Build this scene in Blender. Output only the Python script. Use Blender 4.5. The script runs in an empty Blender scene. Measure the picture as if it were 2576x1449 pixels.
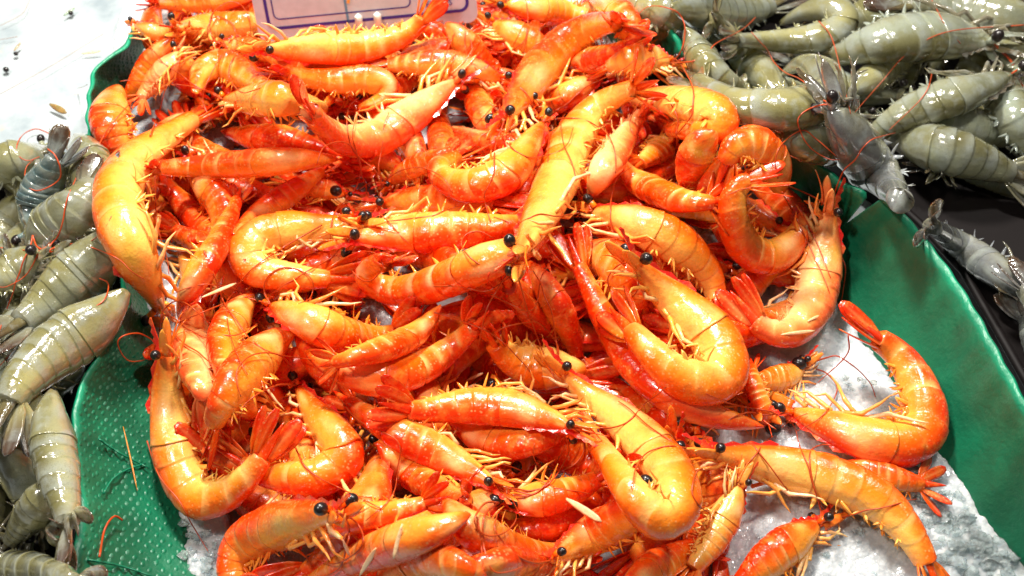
import bpy, math, random
import numpy as np
from mathutils import Vector

random.seed(7); rng = np.random.default_rng(7)
scene = bpy.context.scene
COL = scene.collection

# ------------------------------------------------------------------ camera
IW, IH = 2576.0, 1449.0                 # size of the picture the positions were read from
HFOV = math.radians(50); PITCH = math.radians(50); CAMZ = 0.56
FPX = IW / 2 / math.tan(HFOV / 2)
CAM = np.array([0.0, 0.0, CAMZ])
cd = bpy.data.cameras.new('camera'); cam = bpy.data.objects.new('camera', cd); COL.objects.link(cam)
cam.location = CAM; cam.rotation_euler = (math.pi / 2 - PITCH, 0, 0)
cd.sensor_fit = 'HORIZONTAL'; cd.angle = HFOV; cd.clip_start = 0.02; cd.clip_end = 50
cd.dof.use_dof = True; cd.dof.focus_distance = 0.60; cd.dof.aperture_fstop = 13
scene.camera = cam

# ------------------------------------------------------------------ light
w = bpy.data.worlds.new('World'); scene.world = w; w.use_nodes = True
w.node_tree.nodes['Background'].inputs[0].default_value = (1.0, 0.93, 0.86, 1)
w.node_tree.nodes['Background'].inputs[1].default_value = 0.07
def lamp(name, loc, aim, size, power, col):
    l = bpy.data.lights.new(name, 'AREA'); l.shape = 'DISK'; l.size = size; l.energy = power; l.color = col
    o = bpy.data.objects.new(name, l); COL.objects.link(o); o.location = loc
    o.rotation_euler = (Vector(aim) - Vector(loc)).to_track_quat('-Z', 'Y').to_euler()
    return o
lamp('stall_lamp', (-0.16, 0.95, 1.0), (-0.05, 0.50, 0.0), 0.17, 14.0, (1.0, 0.95, 0.87))
lamp('stall_lamp', (0.42, 0.70, 1.15), (0.05, 0.42, 0.0), 0.12, 5.5, (1.0, 0.96, 0.90))
lamp('stall_lamp', (-0.55, 0.25, 1.15), (-0.05, 0.40, 0.0), 0.12, 5.0, (1.0, 0.94, 0.86))

scene.render.engine = 'CYCLES'
scene.cycles.use_denoising = True
scene.cycles.max_bounces = 8; scene.cycles.diffuse_bounces = 6; scene.cycles.transmission_bounces = 5
scene.cycles.sample_clamp_indirect = 6
scene.view_settings.view_transform = 'Standard'; scene.view_settings.look = 'None'
scene.view_settings.exposure = 0.68; scene.view_settings.gamma = 1.0

# ------------------------------------------------------------------ pixel <-> place
CF = np.array([0, math.cos(PITCH), -math.sin(PITCH)])
CU = np.array([0, math.sin(PITCH), math.cos(PITCH)])
CR = np.array([1.0, 0, 0])
def rays(px):
    px = np.atleast_2d(np.asarray(px, float))
    return CF + CR * ((px[:, :1] - IW / 2) / FPX) - CU * ((px[:, 1:2] - IH / 2) / FPX)   # depth-1 rays
def project(P):
    d = np.atleast_2d(P) - CAM; z = d @ CF
    return np.stack([IW / 2 + FPX * (d @ CR) / z, IH / 2 - FPX * (d @ CU) / z], 1), z
def at_z(px, z):
    r = rays(px); t = (z - CAMZ) / r[:, 2]
    return CAM + r * t[:, None]

# ------------------------------------------------------------------ small helpers
def inside(px, poly):
    px = np.atleast_2d(px); x, y = px[:, 0], px[:, 1]; c = np.zeros(len(px), bool); n = len(poly)
    for i in range(n):
        (x0, y0), (x1, y1) = poly[i], poly[(i + 1) % n]
        k = ((y0 > y) != (y1 > y)); xi = (x1 - x0) * (y - y0) / ((y1 - y0) if y1 != y0 else 1e-9) + x0
        c ^= k & (x < xi)
    return c
def catmull(pts, n):
    p = np.asarray(pts, float); p = np.vstack([2 * p[0] - p[1], p, 2 * p[-1] - p[-2]])
    out = []
    for i in range(1, len(p) - 2):
        t = np.linspace(0, 1, 24, endpoint=False)[:, None]
        a, b, c, d = p[i - 1:i + 3]
        out.append(.5 * (2 * b + (c - a) * t + (2 * a - 5 * b + 4 * c - d) * t ** 2 + (3 * b - a - 3 * c + d) * t ** 3))
    q = np.vstack(out + [p[-2:-1]])
    s = np.r_[0, np.cumsum(np.linalg.norm(np.diff(q, axis=0), axis=1))]
    u = np.linspace(0, s[-1], n)
    return np.stack([np.interp(u, s, q[:, k]) for k in range(q.shape[1])], 1)
def smooth(a, k):
    if k < 1: return a
    ker = np.exp(-np.linspace(-2, 2, 2 * k + 1) ** 2); ker /= ker.sum()
    return np.convolve(np.pad(a, k, mode='edge'), ker, 'valid')
def unit(v): return v / (np.linalg.norm(v, axis=-1, keepdims=True) + 1e-12)
def sstep(a, b, x):
    t = np.clip((x - a) / (b - a), 0, 1); return t * t * (3 - 2 * t)
def vnoise(x, y, s, seed):
    r = np.random.default_rng(seed).random((256, 256)); X, Y = x * s + 100, y * s + 100
    i, j = np.floor(X).astype(int), np.floor(Y).astype(int); fx, fy = X - i, Y - j
    fx = fx * fx * (3 - 2 * fx); fy = fy * fy * (3 - 2 * fy)
    g = lambda a, b: r[a % 256, b % 256]
    return (g(i, j) * (1 - fx) + g(i + 1, j) * fx) * (1 - fy) + (g(i, j + 1) * (1 - fx) + g(i + 1, j + 1) * fx) * fy

# ------------------------------------------------------------------ height map of everything laid down so far
GX0, GY0, GS, NX, NY = -0.80, 0.0, 0.0025, 640, 640
gx = GX0 + GS * np.arange(NX); gy = GY0 + GS * np.arange(NY)
GXX, GYY = np.meshgrid(gx, gy, indexing='ij')
HM = np.zeros((NX, NY))
def hm_at(x, y):
    i = np.clip(np.rint((x - GX0) / GS).astype(int), 0, NX - 1); j = np.clip(np.rint((y - GY0) / GS).astype(int), 0, NY - 1)
    return HM[i, j]
TS = np.linspace(0.25, 1.5, 900)
def hit(px):
    """depth along each ray where it first meets the height map"""
    r = rays(px); P = CAM + r[:, None, :] * TS[None, :, None]
    below = P[..., 2] < hm_at(P[..., 0], P[..., 1])
    k = np.argmax(below, 1); k[~below.any(1)] = len(TS) - 1
    return TS[k]
def stamp(p, r, dome=0.85):
    n = int(r / GS) + 1
    i0 = int(round((p[0] - GX0) / GS)); j0 = int(round((p[1] - GY0) / GS))
    ia, ib, ja, jb = max(i0 - n, 0), min(i0 + n + 1, NX), max(j0 - n, 0), min(j0 + n + 1, NY)
    if ia >= ib or ja >= jb: return
    d2 = (gx[ia:ib, None] - p[0]) ** 2 + (gy[None, ja:jb] - p[1]) ** 2
    z = np.where(d2 < r * r, p[2] + dome * np.sqrt(np.maximum(r * r - d2, 0)), -9)
    HM[ia:ib, ja:jb] = np.maximum(HM[ia:ib, ja:jb], z)

# ------------------------------------------------------------------ objects
def mk(name, verts, faces, mat, parent=None, cols=None, smoothed=True):
    me = bpy.data.meshes.new(name)
    v = np.asarray(verts, float)
    if parent is not None: v = v - np.array(parent.get('_o', (0, 0, 0)))
    me.from_pydata(v.tolist(), [], faces)
    if cols is not None:
        a = me.color_attributes.new('Col', 'FLOAT_COLOR', 'POINT')
        c = np.ones((len(v), 4), np.float32); c[:, :3] = np.clip(cols, 0, 1)
        a.data.foreach_set('color', c.ravel())
    if smoothed: me.polygons.foreach_set('use_smooth', np.ones(len(me.polygons), bool))
    me.materials.append(mat)
    o = bpy.data.objects.new(name, me); COL.objects.link(o)
    if parent is not None: o.parent = parent; o['_o'] = parent.get('_o', (0, 0, 0))
    return o
ORIG = {}
def empty(name, loc):
    o = bpy.data.objects.new(name, None); COL.objects.link(o); o.location = loc; o.empty_display_size = 0.01
    o['_o'] = [float(x) for x in loc]; ORIG[o.name] = o
    return o
def tag(o, label=None, cat=None, group=None, kind=None):
    if label: o['label'] = label
    if cat: o['category'] = cat
    if group: o['group'] = group
    if kind: o['kind'] = kind
    return o
_fc = {}
def ring_faces(nr, nt, cap0=False, cap1=False, closed=True):
    key = (nr, nt, cap0, cap1, closed)
    if key not in _fc:
        f = []
        m = nt if closed else nt - 1
        for i in range(nr - 1):
            for j in range(m):
                k = (j + 1) % nt
                f.append((i * nt + j, i * nt + k, (i + 1) * nt + k, (i + 1) * nt + j))
        if cap0: f.append(tuple(range(nt - 1, -1, -1)))
        if cap1: f.append(tuple((nr - 1) * nt + j for j in range(nt)))
        _fc[key] = f
    return _fc[key]
def tube(P, R, nt=6, flat=1.0, fdir=None):
    P = np.asarray(P, float); T = unit(np.gradient(P, axis=0))
    up = np.array([0.13, 0.21, 0.97]) if fdir is None else np.asarray(fdir, float)
    A = unit(np.cross(T, up)); B = np.cross(A, T)
    R = np.broadcast_to(np.asarray(R, float), (len(P),))
    th = np.linspace(0, 2 * np.pi, nt, endpoint=False)
    V = P[:, None] + R[:, None, None] * (A[:, None] * np.cos(th)[None, :, None] + flat * B[:, None] * np.sin(th)[None, :, None])
    return V.reshape(-1, 3), ring_faces(len(P), nt, True, True)
def blade(base, d, wdir, ndir, length, width, thick, curl=0.0, prof=None, n=8, pts=5):
    """flat tapered plate with a raised mid rib; returns verts, faces and the along-blade coordinate"""
    s = np.linspace(0, 1, n)
    wd = np.interp(s, [0, .25, .6, .85, 1], prof if prof is not None else [.45, .85, 1, .7, .12]) * width / 2
    c = np.linspace(-1, 1, pts)
    mid = base + d * (s * length)[:, None] + ndir * (curl * length * s ** 2)[:, None]
    V, U = [], []
    for sgn in (1, -1):
        h = thick * (1 - .8 * c ** 2)
        G = mid[:, None] + wdir * (wd[:, None] * c[None])[..., None] + ndir * (sgn * h[None, :, None] * (1 - .6 * s[:, None, None]))
        V.append(G.reshape(-1, 3) if sgn > 0 else G[:, ::-1].reshape(-1, 3)); U.append(np.repeat(s, pts))
    V = np.vstack(V).reshape(2, n, pts, 3)
    loop = np.concatenate([V[0], V[1][:, 1:-1]], 1)          # closed section
    nt = loop.shape[1]
    return loop.reshape(-1, 3), ring_faces(n, nt, True, True), np.repeat(s, nt), np.tile(np.r_[c, c[::-1][1:-1]], n)
def sphere(c, r, ax=None, nu=14, nv=9):
    th = np.linspace(0, np.pi, nv)[1:-1]; ph = np.linspace(0, 2 * np.pi, nu, endpoint=False)
    d = np.stack([np.outer(np.sin(th), np.cos(ph)), np.outer(np.sin(th), np.sin(ph)), np.outer(np.cos(th), np.ones(nu))], -1).reshape(-1, 3)
    d = np.vstack([d, [[0, 0, 1], [0, 0, -1]]])
    f = list(ring_faces(nv - 2, nu)); n = len(d)
    f += [(n - 2, (j + 1) % nu, j) for j in range(nu)]
    o = (nv - 3) * nu
    f += [(n - 1, o + j, o + (j + 1) % nu) for j in range(nu)]
    if ax is not None: d = d + ax * (d @ ax)[:, None] * 0.18
    return c + d * r, f

# ------------------------------------------------------------------ materials
def new_mat(name):
    m = bpy.data.materials.new(name); m.use_nodes = True
    nt = m.node_tree; b = nt.nodes['Principled BSDF']
    return m, nt, b
def N(nt, typ, **kw):
    n = nt.nodes.new(typ)
    for k, v in kw.items():
        if k.startswith('i_'):
            n.inputs[int(k[2:]) if k[2:].isdigit() else k[2:].replace('_', ' ')].default_value = v
        else: setattr(n, k, v)
    return n
def ramp(nt, fac, stops):
    r = nt.nodes.new('ShaderNodeValToRGB'); e = r.color_ramp.elements
    while len(e) < len(stops): e.new(0.5)
    for k, (p, c) in enumerate(stops): e[k].position = p; e[k].color = c if len(c) == 4 else (*c, 1)
    nt.links.new(fac, r.inputs[0]); return r.outputs[0]
def mixc(nt, fac, a, b, blend='MIX'):
    m = nt.nodes.new('ShaderNodeMix'); m.data_type = 'RGBA'; m.blend_type = blend
    for s, v in ((m.inputs[0], fac), (m.inputs[6], a), (m.inputs[7], b)):
        if hasattr(v, 'links') or isinstance(v, bpy.types.NodeSocket): nt.links.new(v, s)
        else: s.default_value = v if not isinstance(v, tuple) or len(v) == 4 else (*v, 1)
    return m.outputs[2]
def mathn(nt, op, a, b=0.0):
    m = nt.nodes.new('ShaderNodeMath'); m.operation = op
    for s, v in ((m.inputs[0], a), (m.inputs[1], b)):
        if isinstance(v, bpy.types.NodeSocket): nt.links.new(v, s)
        else: s.default_value = v
    return m.outputs[0]
def noise(nt, vec, scale, detail=3.0, rough=.55):
    n = N(nt, 'ShaderNodeTexNoise'); n.inputs['Scale'].default_value = scale; n.inputs['Detail'].default_value = detail
    n.inputs['Roughness'].default_value = rough; nt.links.new(vec, n.inputs['Vector']); return n.outputs['Fac']
def bump(nt, b, h, dist, strength=1.0):
    n = N(nt, 'ShaderNodeBump'); n.inputs['Distance'].default_value = dist; n.inputs['Strength'].default_value = strength
    nt.links.new(h, n.inputs['Height']); nt.links.new(n.outputs[0], b.inputs['Normal'])
def shell_mat(name, pale, pale_amt, dots, dot_col, dot_scale, rough, sss, rad, bumpd, coat, deep):
    m, nt, b = new_mat(name); L = nt.links.new
    at = N(nt, 'ShaderNodeAttribute', attribute_name='Col'); pos = N(nt, 'ShaderNodeNewGeometry').outputs['Position']
    n1 = noise(nt, pos, 120, 4); k1 = ramp(nt, n1, [(.50, (0, 0, 0)), (.72, (1, 1, 1))])
    k0 = ramp(nt, noise(nt, pos, 75, 3), [(.50, (0, 0, 0)), (.68, (1, 1, 1))])
    c = mixc(nt, mathn(nt, 'MULTIPLY', k0, .5), at.outputs['Color'], mixc(nt, 1.0, at.outputs['Color'], deep, 'MULTIPLY'))
    c = mixc(nt, mathn(nt, 'MULTIPLY', k1, pale_amt), c, pale)
    v = N(nt, 'ShaderNodeTexVoronoi'); v.inputs['Scale'].default_value = dot_scale; L(pos, v.inputs['Vector'])
    dm = ramp(nt, v.outputs['Distance'], [(.16, (1, 1, 1)), (.34, (0, 0, 0))])
    n2 = noise(nt, pos, 70, 2); km = ramp(nt, n2, [(.44, (0, 0, 0)), (.60, (1, 1, 1))])
    c = mixc(nt, mathn(nt, 'MULTIPLY', mathn(nt, 'MULTIPLY', dm, km), dots), c, dot_col)
    n3 = noise(nt, pos, 1400, 2); g = ramp(nt, n3, [(.25, (.90, .90, .90)), (.75, (1.06, 1.06, 1.06))])
    c = mixc(nt, 1.0, c, g, 'MULTIPLY')
    L(c, b.inputs['Base Color'])
    n4 = noise(nt, pos, 260, 3); n5 = noise(nt, pos, 900, 2)
    h = mathn(nt, 'ADD', n4, mathn(nt, 'MULTIPLY', n5, 0.12)); bump(nt, b, h, bumpd)
    rr = N(nt, 'ShaderNodeMapRange'); L(n1, rr.inputs[0]); rr.inputs[1].default_value = .3; rr.inputs[2].default_value = .7
    rr.inputs[3].default_value = rough * .7; rr.inputs[4].default_value = rough * 1.4; L(rr.outputs[0], b.inputs['Roughness'])
    b.inputs['Specular IOR Level'].default_value = .42
    b.inputs['Subsurface Weight'].default_value = sss; b.inputs['Subsurface Radius'].default_value = rad; b.inputs['Subsurface Scale'].default_value = .004
    b.inputs['Coat Weight'].default_value = coat; b.inputs['Coat Roughness'].default_value = .10
    return m
M_COOK = shell_mat('cooked_shell', (.97, .38, .045, 1), .40, .45, (1.0, .54, .20, 1), 420, .24, .08, (1.0, .25, .05), .00055, .35, (.95, .42, .3, 1))
M_RAW = shell_mat('raw_shell', (.46, .51, .48, 1), .55, .40, (.05, .05, .02, 1), 1100, .13, .45, (1.0, .9, .6), .0004, 1.0, (.82, .76, .58, 1))
bq_ = M_RAW.node_tree.nodes['Principled BSDF']; bq_.inputs['Transmission Weight'].default_value = .32
m, nt, b = new_mat('eye_black'); M_EYE = m
b.inputs['Base Color'].default_value = (.012, .008, .008, 1); b.inputs['Roughness'].default_value = .30; b.inputs['Coat Weight'].default_value = .25
m, nt, b = new_mat('feeler_red'); M_FEEL = m
b.inputs['Base Color'].default_value = (.50, .06, .008, 1); b.inputs['Roughness'].default_value = .35
m, nt, b = new_mat('feeler_pale'); M_PALE = m
b.inputs['Base Color'].default_value = (.40, .25, .18, 1)
m, nt, b = new_mat('green_plastic'); M_GREEN = m
at = N(nt, 'ShaderNodeAttribute', attribute_name='Col'); pos = N(nt, 'ShaderNodeNewGeometry').outputs['Position']
g1 = ramp(nt, noise(nt, pos, 40, 5), [(.3, (.75, .75, .75)), (.7, (1.2, 1.2, 1.2))])
c = mixc(nt, 1.0, at.outputs['Color'], g1, 'MULTIPLY')
sp = ramp(nt, noise(nt, pos, 330, 4, .7), [(.66, (0, 0, 0)), (.80, (1, 1, 1))])
c = mixc(nt, mathn(nt, 'MULTIPLY', sp, .35), c, (.10, .42, .26, 1))
nt.links.new(c, b.inputs['Base Color']); b.inputs['Roughness'].default_value = .38
bump(nt, b, noise(nt, pos, 240, 4), .0006)
m, nt, b = new_mat('ice'); M_ICE = m
pos = N(nt, 'ShaderNodeNewGeometry').outputs['Position']
c = ramp(nt, noise(nt, pos, 90, 4), [(.3, (.42, .46, .49)), (.7, (.66, .70, .72))]); nt.links.new(c, b.inputs['Base Color'])
b.inputs['Roughness'].default_value = .15; b.inputs['IOR'].default_value = 1.31; b.inputs['Subsurface Weight'].default_value = 1.0
b.inputs['Subsurface Radius'].default_value = (.8, .9, 1); b.inputs['Subsurface Scale'].default_value = .010; b.inputs['Coat Weight'].default_value = .9; b.inputs['Coat Roughness'].default_value = .05
vv_ = N(nt, 'ShaderNodeTexVoronoi'); vv_.inputs['Scale'].default_value = 420; nt.links.new(pos, vv_.inputs['Vector'])
bump(nt, b, mathn(nt, 'ADD', noise(nt, pos, 300, 4, .65), vv_.outputs['Distance']), .0006)
m, nt, b = new_mat('clear_ice'); M_CHUNK = m
pos = N(nt, 'ShaderNodeNewGeometry').outputs['Position']
b.inputs['Base Color'].default_value = (.88, .97, .97, 1); b.inputs['Roughness'].default_value = .10; b.inputs['Coat Weight'].default_value = .6; b.inputs['IOR'].default_value = 1.31
b.inputs['Transmission Weight'].default_value = .85; bump(nt, b, noise(nt, pos, 500, 3), .0012)
m, nt, b = new_mat('white_counter'); M_WHITE = m
pos = N(nt, 'ShaderNodeNewGeometry').outputs['Position']
c = ramp(nt, noise(nt, pos, 22, 6, .6), [(.30, (.28, .335, .365)), (.55, (.45, .50, .52)), (.8, (.52, .55, .56))])
st = ramp(nt, noise(nt, pos, 60, 4), [(.64, (0, 0, 0)), (.74, (1, 1, 1))])
c = mixc(nt, mathn(nt, 'MULTIPLY', st, .3), c, (.62, .48, .28, 1)); nt.links.new(c, b.inputs['Base Color'])
b.inputs['Roughness'].default_value = .25; bump(nt, b, noise(nt, pos, 160, 3), .0006)
m, nt, b = new_mat('black_plastic'); M_BLACK = m
b.inputs['Base Color'].default_value = (.006, .004, .004, 1); b.inputs['Roughness'].default_value = .6; b.inputs['Specular IOR Level'].default_value = .2
def flat_mat(name, col, rough=.5):
    m, nt, b = new_mat(name); pos = N(nt, 'ShaderNodeNewGeometry').outputs['Position']
    g = ramp(nt, noise(nt, pos, 120, 3), [(.3, tuple(.86 * x for x in col)), (.7, col)])
    nt.links.new(g, b.inputs['Base Color']); b.inputs['Roughness'].default_value = rough
    return m
M_CARD = flat_mat('card_white', (.50, .46, .50)); M_INK = flat_mat('ink_blue', (.035, .015, .20)); M_INK2 = flat_mat('ink_pale_blue', (.12, .22, .34))
M_PEG = flat_mat('peg_white', (.82, .76, .68), .3); M_MARK = flat_mat('marker_orange', (.75, .30, .06))

# ------------------------------------------------------------------ counter, black tray, added dark gap sheet, ice
PILE = [(400, -400), (330, 60), (300, 230), (250, 400), (300, 650), (365, 790), (378, 1100), (430, 1320), (470, 1600), (2750, 1600),
        (2576, 1400), (2370, 1190), (2230, 930), (2110, 700), (1960, 450), (1850, 330), (1650, 150), (1580, -400)]
sheet = [(-.9, -.1, -.004), (.9, -.1, -.004), (.9, 1.8, -.004), (-.9, 1.8, -.004)]
tag(mk('counter', sheet, [(0, 1, 2, 3)], M_WHITE, smoothed=False), 'white wet fishmonger counter littered with specks', kind='structure')
pc, _d = project(np.stack([GXX.ravel(), GYY.ravel(), np.full(GXX.size, .02)], 1))
INP = inside(pc, PILE).reshape(GXX.shape) & (_d.reshape(GXX.shape) > .3)
def tray(name, label, poly, z):
    P = at_z(poly, z); c = P.mean(0); t = empty(name, (c[0], c[1], -.004)); n = len(P)
    tag(t, label, 'tray', 'black trays of raw prawns')
    bot = P.copy(); bot[:, 2] = -.003
    f = [tuple(range(n))] + [(i, (i + 1) % n, n + (i + 1) % n, n + i)[::-1] for i in range(n)]
    mk('tray_base', np.vstack([P, bot]), f, M_BLACK, t, smoothed=False)
    lip = np.vstack([P, P[:1]]); lip[:, 2] += .003
    V, F = tube(lip, .003, 6); mk('tray_lip', V, F, M_BLACK, t)
    gp = pc_at(z); HM[inside(gp, poly).reshape(GXX.shape)] = z
def pc_at(z):
    p, d = project(np.stack([GXX.ravel(), GYY.ravel(), np.full(GXX.size, z)], 1)); p[d < .3] = -9999; return p
LEFT_RAW = [(-700, 430), (150, 395), (232, 420), (262, 520), (280, 640), (300, 745), (240, 860), (175, 960), (165, 1150), (175, 1330), (160, 1700), (-700, 1700)]
RIGHT_RAW = [(1600, -500), (1650, 0), (1735, 120), (1890, 270), (2040, 380), (2200, 470), (2310, 570), (2420, 690), (2500, 830), (2590, 990), (2800, 1300), (3600, 1300), (3600, -500)]
tray('tray_or_gap_sheet', 'dark sheet added for the shaded gaps between raw prawns along the dimpled green divider', LEFT_RAW, .012)  # added dark sheet, stands in for the shade between these prawns
tray('tray_or_gap_sheet', 'black tray of raw prawns beyond the torn green divider', RIGHT_RAW, .012)
# crushed ice bed: every cell is a tilted splinter face
def ice_height(x, y):
    z = .006 + .009 * vnoise(x, y, 9, 3) + .004 * vnoise(x, y, 60, 4)
    for sc, amp in ((110, .0014), (260, .0008)):
        X, Y = x * sc, y * sc; i0, j0 = np.floor(X).astype(int), np.floor(Y).astype(int)
        r = np.random.default_rng(sc); jit = r.random((128, 128, 2)); tl = r.normal(0, .30, (128, 128, 2)); hh = r.random((128, 128))
        best = np.full(x.shape, 9.); val = np.zeros(x.shape)
        for a in (-1, 0, 1):
            for c_ in (-1, 0, 1):
                i, j = (i0 + a) % 128, (j0 + c_) % 128
                cx, cy = i0 + a + jit[i, j, 0], j0 + c_ + jit[i, j, 1]
                d = (X - cx) ** 2 + (Y - cy) ** 2; k = d < best
                best = np.where(k, d, best)
                val = np.where(k, hh[i, j] + tl[i, j, 0] * (X - cx) + tl[i, j, 1] * (Y - cy), val)
        z = z + amp * val
    return z
COOKPOLY = [(350, -60), (300, 230), (258, 400), (300, 620), (390, 800), (395, 1100), (470, 1290), (560, 1620), (1780, 1620), (1840, 1230), (1740, 1120), (1960, 1010),
            (1880, 860), (2070, 780), (2040, 560), (1900, 380), (1650, 190), (1570, -60)]
_cc = np.array([1130, 700]); HOLLOW = [tuple(_cc + .88 * (np.array(p) - _cc)) for p in COOKPOLY]
_ih = ice_height
def ice_height(x, y):
    p, d = project(np.stack([np.ravel(x), np.ravel(y), np.full(np.size(x), .012)], 1))
    return np.where(inside(p, HOLLOW).reshape(np.shape(x)), .25 * _ih(x, y) - .003, _ih(x, y))
HM[INP] = ice_height(GXX, GYY)[INP]
isx = np.arange(-.32, .40, .0017); isy = np.arange(.10, .78, .0017)
IX, IY = np.meshgrid(isx, isy, indexing='ij'); IZ = ice_height(IX, IY)
ip, _d = project(np.stack([IX.ravel(), IY.ravel(), np.full(IX.size, .02)], 1))
wide = [(300, -50), (240, 400), (280, 790), (270, 1100), (290, 1320), (320, 1750), (3000, 1750), (2760, 1410), (2520, 1190), (2340, 930), (2180, 700), (1960, 430), (1600, -50)]
ok = inside(ip, wide).reshape(IX.shape); idx = -np.ones(IX.shape, int); idx[ok] = np.arange(ok.sum())
q = idx[:-1, :-1], idx[1:, :-1], idx[1:, 1:], idx[:-1, 1:]
kk = (q[0] >= 0) & (q[1] >= 0) & (q[2] >= 0) & (q[3] >= 0)
tag(mk('crushed_ice', np.stack([IX[ok], IY[ok], IZ[ok]], 1), np.stack([a[kk] for a in q], 1).tolist(), M_ICE),
    'bed of crushed ice under the cooked prawns', 'ice', kind='stuff')

# ------------------------------------------------------------------ green dividers
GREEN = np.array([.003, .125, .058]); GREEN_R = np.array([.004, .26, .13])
def divider(label, base_px, rim_px, zb, zr, nu, notch=None, bulge=0.0):
    B = catmull(at_z(base_px, zb), nu); R = catmull(at_z(rim_px, zr), nu)
    nv = 12; v = np.linspace(0, 1, nv)
    top = np.ones(nu)
    if notch is not None:
        pr, _ = project(R); k = int(np.argmin(np.linalg.norm(pr - np.array(notch[0]), axis=1)))
        for j, dv in ((-2, .99), (-1, .93), (0, notch[1]), (1, .80), (2, 1.0)): top[k + j] = dv
    vv = v[None] * top[:, None]
    G = B[:, None] * (1 - vv[..., None]) + R[:, None] * vv[..., None]
    t_ = unit(np.gradient((B + R) / 2, axis=0)); nrm = unit(np.cross(t_, unit(R - B)))
    if nrm[:, 2].mean() < 0: nrm = -nrm
    G = G - nrm[:, None] * (bulge * np.sin(np.pi * vv))[..., None]
    wav = .0008 * np.sin(np.arange(nu) * .9)[:, None] * vv
    G = G + nrm[:, None] * wav[..., None]
    th = .0026
    lo = G - nrm[:, None] * th
    loop = np.concatenate([G, lo[:, ::-1]], 1)
    c = G.reshape(-1, 3).mean(0); root = empty('tray_divider', (c[0], c[1], 0.0)); tag(root, label, 'divider', 'green plastic dividers')
    nt = loop.shape[1]
    cols = np.broadcast_to(GREEN, (nu, nt, 3)).copy()
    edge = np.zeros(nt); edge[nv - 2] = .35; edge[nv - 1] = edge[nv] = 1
    cols = cols * (1 - edge[None, :, None]) + GREEN_R * edge[None, :, None]  # lit look of the rim is painted in as a lighter green
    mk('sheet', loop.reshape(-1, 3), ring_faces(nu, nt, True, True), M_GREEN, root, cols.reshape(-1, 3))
    for pu in range(0, nu - 1):
        for pv in np.linspace(0, 1, 14):
            for fu in (0, .5):
                a = G[pu] * (1 - fu) + G[pu + 1] * fu
                x = np.array([np.interp(pv, v, a[:, k]) for k in range(3)]); stamp(x, .0035, .2)
    return root, G, nrm
right_rim = [(1600, 0), (1672, 55), (1730, 150), (1800, 225), (1880, 296), (1940, 342), (1990, 365), (2060, 418), (2130, 466), (2196, 492),
             (2230, 500), (2290, 560), (2380, 672), (2450, 780), (2510, 890), (2576, 1012), (2660, 1180), (2720, 1330)]
right_base = [(1520, 80), (1600, 190), (1690, 260), (1770, 330), (1850, 420), (1920, 500), (1975, 580), (2030, 660), (2080, 730), (2120, 790),
              (2150, 830), (2190, 900), (2245, 1000), (2300, 1100), (2355, 1190), (2430, 1290), (2560, 1420), (2680, 1560)]
left_rim = [(345, 60), (330, 106), (292, 142), (246, 172), (228, 250), (228, 330), (250, 430), (272, 520), (296, 640), (328, 758), (300, 800), (268, 862),
            (215, 950), (195, 1000), (186, 1080), (193, 1200), (205, 1290), (185, 1380), (178, 1449), (170, 1600)]
left_base = [(400, 60), (372, 116), (352, 180), (330, 240), (312, 300), (312, 360), (320, 430), (335, 530), (352, 640), (392, 790), (402, 830), (410, 880),
             (414, 960), (418, 1000), (424, 1080), (442, 1200), (468, 1290), (490, 1380), (510, 1449), (545, 1600)]
div_r, GR, NR = divider('smooth green plastic divider with a torn notch in its rim', right_base, right_rim, .010, .075, 170, ((2200, 492), .55), .004)
div_l, GL, NL = divider('green plastic divider embossed with rows of oval dimples', left_base, left_rim, .012, .062, 150, None, .006)
# embossed dimples and leaf veins on the dimpled divider
Vb, Fb, Cb = [], [], []; off = 0; rows = 26; r1 = np.random.default_rng(5)
for iu in range(0, 300):
    u = (iu + .5) / 300 * 148; k = int(u); fu = u - k
    rowc = GL[k] * (1 - fu) + GL[k + 1] * fu; n_ = unit(NL[k]); tu = unit(GL[k + 1, 6] - GL[k, 6]); tv = unit(rowc[-1] - rowc[0])
    ln = np.linalg.norm(rowc[-1] - rowc[0]); cnt = int(ln / .0034)
    for jv in range(cnt):
        if (iu + 2 * jv) % 4: continue
        v_ = (jv + .5 + r1.normal(0, .12)) / cnt
        if v_ > .93: continue
        c = np.array([np.interp(v_, np.linspace(0, 1, 12), rowc[:, d]) for d in range(3)]) + tu * r1.normal(0, .0004)
        a1, a2 = unit(tu + .35 * tv) * .0021, unit(tv - .35 * tu) * .0014
        th = np.arange(8) * np.pi / 4
        ring = c + np.outer(np.cos(th), a1) + np.outer(np.sin(th), a2); ring2 = c + .62 * (ring - c) + n_ * .0003
        Vb += [ring - n_ * .0002, ring2, (c + n_ * .00034)[None]]
        worn = 1.0 if (abs(v_ - .55 - .12 * math.sin(iu * .07)) < .09 and r1.random() < .6) else 0.0
        cc = GREEN * 1.25 * (1 - worn) + np.array([.05, .22, .13]) * worn
        Cb += [np.tile(GREEN, (8, 1)), np.tile(cc, (9, 1))]
        for i in range(8):
            j = (i + 1) % 8; Fb += [(off + i, off + j, off + 8 + j, off + 8 + i), (off + 8 + i, off + 8 + j, off + 16)]
        off += 17
tag(mk('embossed_dimples', np.vstack(Vb), Fb, M_GREEN, div_l, np.vstack(Cb)), kind='stuff')
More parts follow.
